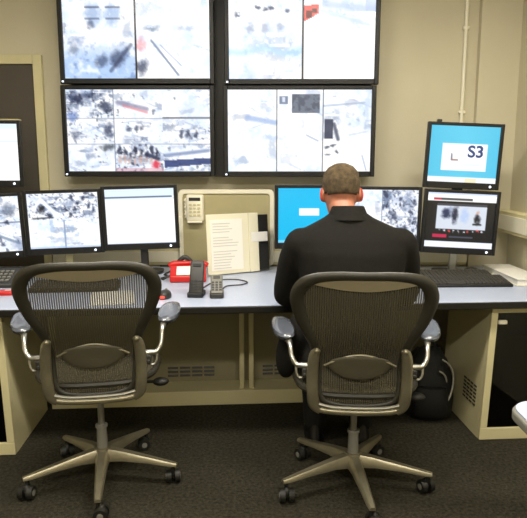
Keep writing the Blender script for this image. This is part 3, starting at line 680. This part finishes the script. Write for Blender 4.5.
    # arms
    for s, pz in zip((-1, 1), padz):
        ar = BM(); yb = by(.18, .60) - .01
        tube(ar, [(s*.19, yb, .585), (s*.225, yb + .005, .585), (s*.25, yb + .01, .588), (s*.268, yb + .02, .62), (s*.275, yb + .05, pz - .04), (s*.285, yb + .10, pz - .022)], [.014, .013, .011, .009, .010, .016], 10, n=5)
        o = obj('arm_bracket', ar, M_silver, t)
        nb = BM(); b2(nb, s*.212 - .014, s*.212 + .014, yb - .012, yb + .018, .535, .575); cyl(nb, (s*.215, yb - .016, .548), (s*.215, yb + .01, .548), .009); obj('arm_clamp', nb, M_dgrey, o, bevel=.003)
        hk = BM(); tube(hk, [(s*.205, yb, .54), (s*.235, yb + .004, .530), (s*.248, yb + .006, .55), (s*.25, yb + .01, .585)], .006, 8); obj('arm_hook', hk, M_silver, o)
        pd = BM(); out = []
        for k in range(28):
            a = 2*math.pi*k/28; px, py = math.cos(a), math.sin(a)
            out.append((s*.308 + .047*abs(px)**.8*(1 if px > 0 else -1) + s*.02*(py), .045 + yb*.1 + .125*abs(py)**.8*(1 if py > 0 else -1)))
        cx, cy = s*.308, .03
        loft(pd, [[((x - cx)*sc + cx, (y - cy)*sc + cy, pz + dz + .008*((y - cy)/.125)) for x, y in out] for dz, sc in ((-.026, .62), (-.018, .90), (-.002, 1), (.010, .93), (.016, .74), (.017, .4))])
        obj('arm_pad', pd, M_pad, t)
        sb = BM(); tube(sb, [(s*.285, yb + .09, pz - .03), (s*.30, -.02, pz - .028), (s*.306, .06, pz - .026)], .017, 8, n=4, up=(0, 0, 1), flat=.6); obj('arm_support', sb, M_pewter_d, t)
    # column and base
    bm = BM(); cyl(bm, (0, 0, .24), (0, 0, .385 + dz), .014); obj('gas_lift', bm, M_silver, t)
    bm = BM(); cyl(bm, (0, 0, .15), (0, 0, .25), .024, .021); cyl(bm, (0, 0, .246), (0, 0, .258), .026); obj('column_sleeve', bm, M_grey, t)
    bm = BM(); cyl(bm, (0, 0, .092), (0, 0, .155), .046, .036, 20); obj('hub', bm, M_pewter, t)
    for k in range(5):
        a = R(base_ang + 72*k); u = Vector((math.cos(a), math.sin(a), 0)); v = Vector((-u.y, u.x, 0)); bm = BM(); rg = []
        for d_, wd, z0, z1 in ((.03, .031, .098, .150), (.10, .026, .102, .140), (.21, .021, .096, .120), (.305, .016, .084, .102), (.335, .012, .083, .096)):
            rg.append([u*d_ + v*x*wd + Vector((0, 0, z)) for x, z in ((-1, z0), (-.95, z0+(z1-z0)*.6), (-.55, z1), (.55, z1), (.95, z0+(z1-z0)*.6), (1, z0))])
        lg = obj('base_leg', loft(bm, rg), M_pewter, t)
        p = u*.318; cs_ = BM(); ra = R(base_ang*3.1 + 97*k); cu = Vector((math.cos(ra), math.sin(ra), 0)); cw = Vector((-cu.y, cu.x, 0)); o_ = p + cu*.012
        for s in (-1, 1):
            a_, b_ = o_ + cw*s*.008 + Vector((0, 0, .030)), o_ + cw*s*.030 + Vector((0, 0, .030)); cyl(cs_, a_, b_, .030, .027, 18)
        cyl(cs_, p + Vector((0, 0, .04)), p + Vector((0, 0, .088)), .009); ell(cs_, o_ + Vector((0, 0, .040)), (.018, .018, .026))
        ca = obj('caster', cs_, M_rubber, t)
        for s in (-1, 1):
            hc = BM(); cyl(hc, o_ + cw*s*.0295 + Vector((0, 0, .030)), o_ + cw*s*.0315 + Vector((0, 0, .030)), .013)
            obj('wheel_cap', hc, M_grey, ca)
    low = ('gas_lift', 'column_sleeve', 'hub', 'base_leg', 'caster', 'wheel_cap')
    for o_ in t.children_recursive:
        if o_.name.split('.')[0] in low: continue
        for v in o_.data.vertices: v.co.z += dz + .026*min(1, max(0, (.78 - v.co.z)/.33))
    return t
ch1 = make_chair('empty mesh office chair on the left with bare backrest', (-.712, 2.485, 0), R(10), 199, (.70, .72), .022)
ch2 = make_chair('mesh office chair on the right, occupied by man in suit', (.388, 2.435, 0), R(-3), 206, (.70, .70), -.006)

# ------------------------------------------------------------ the seated man
man = thing('person', 'seated person in black suit seen from behind, short cropped hair, facing screens', 'person', (.375, 2.50, 0))
hc = Vector((-.033, .165, 1.262)); HR = Matrix.Rotation(R(-14), 3, 'X')     # head centre, face tilted down
def hp(x, y, z): return HR @ Vector((x, y, z)) + hc
sec = [(-.118, .026, .026, .066), (-.105, .042, .046, .052), (-.08, .055, .066, .032), (-.045, .066, .083, .012), (0, .074, .094, .0), (.04, .078, .099, -.004), (.075, .070, .088, -.006), (.10, .050, .064, -.006), (.114, .026, .034, -.005), (.118, .006, .008, -.005)]
def head_rings(g=0, N=24): return [[hp(math.cos(2*math.pi*k/N)*(a+g), y0 + math.sin(2*math.pi*k/N)*(b+g), z + (g if z > .05 else 0)) for k in range(N)] for z, a, b, y0 in sec]
bb = BM(); loft(bb, head_rings())
ell(bb, hp(0, .10, -.025), (.014, .022, .022)); ell(bb, hp(0, .088, .0), (.010, .018, .03)); ell(bb, hp(0, .085, .022), (.05, .014, .010)); ell(bb, hp(0, .084, -.07), (.026, .014, .016))
for s in (-1, 1):
    ell(bb, hp(s*.079, -.008, -.012), (.009, .021, .033), (R(-10), 0, R(s*20))); ell(bb, hp(s*.078, 0, -.032), (.008, .012, .014)); ell(bb, hp(s*.043, .058, -.034), (.018, .017, .018))
chain(bb, [hp(0, -.022, -.07), (-.01, .075, 1.13), (0, .055, 1.06)], [.056, .060, .075])
chain(bb, [(0, .05, 1.0), (0, .02, .85), (0, -.01, .70), (0, -.01, .56)], [.115, .11, .105, .11])
for s in (-1, 1): 
    chain(bb, [(s*.02, .055, 1.06), (s*.19, .06, 1.04)], [.066, .052]); chain(bb, [(s*.20, .06, 1.03), (s*.236, .09, .96), (s*.266, .165, .82), (s*.20, .36, .790), (s*.165, .455, .781), (s*.155, .49, .775)], [.052, .046, .036, .029, .027, .026])
    hx, hy, hz = s*.148, .545, .776; fx = -s
    ell(bb, (hx, hy, hz), (.040, .048, .017))
    for i, (dx, L) in enumerate(((-.030, .060), (-.010, .072), (.011, .068), (.030, .052))):
        b0 = Vector((hx + dx*s, hy + .040, hz + .002)); chain(bb, [b0, b0 + Vector((dx*.08, L*.45, .012)), b0 + Vector((dx*.1, L*.78, .002)), b0 + Vector((dx*.1, L*.98, -.012))], [.0098, .0090, .0082, .0074], 8)
    tb = Vector((hx - s*.034, hy - .012, hz - .002)); chain(bb, [tb, tb + Vector((-s*.022, .028, .0)), tb + Vector((-s*.028, .055, -.008))], [.012, .0105, .009], 8)
    chain(bb, [(s*.09, -.02, .56), (s*.13, .38, .555), (s*.115, .36, .12)], [.085, .06, .042]); chain(bb, [(s*.115, .36, .1), (s*.12, .44, .055)], [.036, .03])
remesh('body', bb, M_skin, man, .0062, 2)
# hair: a close cap from nape to brow, cut along the hairline
hb_ = BM(); N = 40; rings = []
fine = []
for a_, b_ in zip(sec, sec[1:]):
    for k in range(4): fine.append(tuple(a_[i] + (b_[i]-a_[i])*k/4 for i in range(4)))
fine.append(sec[-1])
keep = [s_ for s_ in fine if s_[0] > -.075]
def hl(ang):      # lowest local z of the hair at this bearing (ang: 90 = face, 270 = nape)
    d = math.sin(ang)
    return -.028 if d < -.55 else (-.018 if d < -.2 else (-.012 if d < .1 else (.03 if d < .5 else .072)))
vg = []
for z, a, b, y0 in keep:
    g = .007 if z < .1 else .007
    vg.append([(hb_.verts.new(hp(math.cos(2*math.pi*k/N)*(a+g), y0 + math.sin(2*math.pi*k/N)*(b+g), z + (g if z > .06 else 0))), z, 2*math.pi*k/N) for k in range(N)])
for A_, B_ in zip(vg, vg[1:]):
    for k in range(N):
        q_ = [A_[k], A_[(k+1) % N], B_[(k+1) % N], B_[k]]
        if all(z >= hl(a) for _, z, a in q_): hb_.faces.new([v for v, _, _ in q_])
hb_.faces.new([v for v, _, _ in vg[-1]])
bmesh.ops.delete(hb_, geom=[v for v in hb_.verts if not v.link_faces], context='VERTS')
ho_ = obj('hair', hb_, M_hair, man, autosmooth=180); md = ho_.modifiers.new('thick', 'SOLIDIFY'); md.thickness = .008; md.offset = -1
ear = BM()
for s in (-1, 1):
    e_ = BM(); ell(e_, (0, 0, 0), (.0075, .020, .032)); 
    for v in e_.verts:
        r_ = math.hypot(v.co.y/.02, v.co.z/.032); v.co.x *= 1 if r_ > .55 else .4
    bmesh.ops.transform(e_, matrix=Matrix.Translation(hp(s*.084, -.012, -.012)) @ HR.to_4x4() @ Euler((R(-8), 0, R(s*28))).to_matrix().to_4x4(), verts=e_.verts); obj('ear', e_, M_skin_ear, man)
    ey = obj('eye', ell(BM(), hp(s*.030, .078, .003), (.011, .010, .0075)), M_eye, man); obj('iris', ell(BM(), hp(s*.030, .0865, .002), (.005, .003, .005)), M_dgrey, ey)
ear.free()
obj('mouth', ell(BM(), hp(0, .093, -.066), (.022, .008, .007)), M_lip, man)
# jacket
jb = BM(); rg = []
def tring(z, a, b, cx, cy, N=28, back=0): return [(cx + a*math.copysign(abs(math.cos(q))**.85, math.cos(q)), cy + b*math.copysign(abs(math.sin(q))**.9, math.sin(q)), z) for q in [2*math.pi*k/N for k in range(N)]]
for z, a, b, cx, cy in ((.485, .185, .145, 0, .0), (.56, .195, .15, 0, 0), (.68, .19, .142, 0, .0), (.80, .20, .142, 0, .012), (.92, .222, .146, 0, .030), (1.02, .242, .140, 0, .046), (1.075, .240, .122, 0, .056), (1.108, .212, .105, -.003, .062), (1.135, .155, .090, -.006, .068), (1.160, .104, .082, -.010, .072), (1.180, .078, .076, -.010, .076)):
    rg.append(tring(z, a, b, cx, cy))
loft(jb, rg)
for s in (-1, 1):
    chain(jb, [(s*.210, .058, 1.040), (s*.238, .09, .97), (s*.266, .15, .84), (s*.27, .18, .80)], [.078, .073, .064, .060], 16)
    chain(jb, [(s*.27, .18, .80), (s*.20, .36, .792), (s*.165, .455, .782)], [.060, .048, .038], 16)
    ell(jb, (s*.17, -.02, .53), (.05, .13, .085))
ell(jb, (-.265, .06, .56), (.055, .10, .115), (0, R(8), 0)); ell(jb, (-.22, .03, .66), (.05, .09, .10))
jk = remesh('jacket', jb, M_suit, man, .0095, 6)
cb_ = BM(); rg = []
for z, a, b, dy in ((1.150, .100, .092, .068), (1.172, .083, .080, .074), (1.204, .070, .071, .082), (1.208, .065, .066, .083), (1.175, .068, .068, .077)):
    rg.append([(-.012 + a*math.cos(q), dy + b*math.sin(q), z - .022*max(0, math.sin(q)) + .006*max(0, -math.sin(q))) for q in [2*math.pi*k/28 for k in range(28)]])
loft(cb_, rg, cap=False); obj('collar', cb_, M_suit, jk)
sc_ = BM(); rg = []
for z, a, b, dy in ((1.15, .066, .064, .074), (1.200, .063, .062, .082), (1.202, .060, .059, .082)):
    rg.append([(-.012 + a*math.cos(q), dy + b*math.sin(q), z - .02*max(0, math.sin(q))) for q in [2*math.pi*k/24 for k in range(24)]])
loft(sc_, rg, cap=False); obj('shirt_collar', sc_, M_shirt, man)
fz = [(.88, .172), (.92, .177), (1.02, .186), (1.075, .180), (1.108, .170), (1.135, .160), (1.158, .157), (1.175, .156)]
def front_strip(nm, hw, off, m_):
    bm_ = BM(); rows_ = []
    for z, y in fz:
        w_ = hw(z); rows_.append([bm_.verts.new((-.005 + x*w_, y + off + d_ - .8*(x*w_)**2, z)) for x, d_ in ((-1, 0), (-.5, 0), (0, 0), (.5, 0), (1, 0), (1, -.02), (0, -.02), (-1, -.02))])
    for A_, B_ in zip(rows_, rows_[1:]):
        for k in range(8): bm_.faces.new((A_[k], A_[(k+1) % 8], B_[(k+1) % 8], B_[k]))
    bm_.faces.new(rows_[0]); bm_.faces.new(rows_[-1]); obj(nm, bm_, m_, man)
front_strip('shirt_front', lambda z: .006 + .16*(z - .88), .002, M_shirt); front_strip('necktie', lambda z: .020 - .03*(z - .88), .005, M_dgrey)
for s in (-1, 1): obj('shirt_cuff', cyl(BM(), (s*.168, .445, .783), (s*.158, .482, .777), .035, .033, 18), M_shirt, man)
tb_ = BM()
for s in (-1, 1):
    chain(tb_, [(s*.09, -.02, .555), (s*.115, .2, .56), (s*.13, .385, .555), (s*.12, .375, .33), (s*.115, .365, .10)], [.108, .095, .078, .066, .058], 16)
ell(tb_, (0, -.02, .56), (.18, .13, .10)); remesh('trousers', tb_, M_suit, man, .0095, 5)
for s in (-1, 1):
    sb = BM(); loft(sb, [[(s*.118 + x, y, z) for x, y in ((math.cos(q)*wd, .42 + math.sin(q)*.145*ln) for q in [2*math.pi*k/20 for k in range(20)])] for z, wd, ln in ((.001, .046, .98), (.02, .05, 1), (.045, .046, .93))] + [[(s*.118 + math.cos(q)*.040, .38 + math.sin(q)*.075, .085) for q in [2*math.pi*k/20 for k in range(20)]], [(s*.118 + math.cos(q)*.036, .36 + math.sin(q)*.05, .11) for q in [2*math.pi*k/20 for k in range(20)]]])
    obj('shoe', sb, M_leather, man)

# ------------------------------------------------------------ rucksack under the desk
t = thing('rucksack', 'black rucksack with pale piping on floor under desk right of man', 'bag', (.918, 3.17, 0), R(-5))
bm = BM(); loft(bm, [tring(z, a, b, 0, cy, 24) for z, a, b, cy in ((.001, .105, .085, 0), (.02, .125, .10, 0), (.12, .132, .105, 0), (.24, .122, .098, .01), (.32, .095, .08, .02), (.375, .055, .05, .03), (.385, .02, .02, .03))]); obj('body', bm, M_bag, t)
bm = BM(); loft(bm, [tring(z, a, b, -.005, -.085, 20) for z, a, b in ((.03, .085, .03), (.045, .095, .042), (.14, .095, .045), (.19, .08, .03), (.20, .05, .012))]); obj('front_pocket', bm, M_bag, t)
for r_, zc in ((.115, .225), (.078, .205)):
    obj('piping', tube(BM(), [(r_*math.cos(R(a)), -.118 - .004*(r_ < .09) + .055*max(0, math.cos(R(a)))**3, zc + r_*1.25*math.sin(R(a))) for a in range(-75, 70, 12)], .005, 6, n=3), M_reflect, t)
obj('carry_handle', tube(BM(), [(-.03, .03, .37), (-.02, .03, .41), (.02, .03, .41), (.03, .03, .37)], .008, 6), M_bag, t)
for s in (-1, 1): obj('shoulder_strap', tube(BM(), [(s*.05, .07, .36), (s*.09, .13, .27), (s*.10, .14, .15), (s*.09, .09, .05)], .014, 8, up=(1, 0, 0), flat=1.4), M_bag, t)
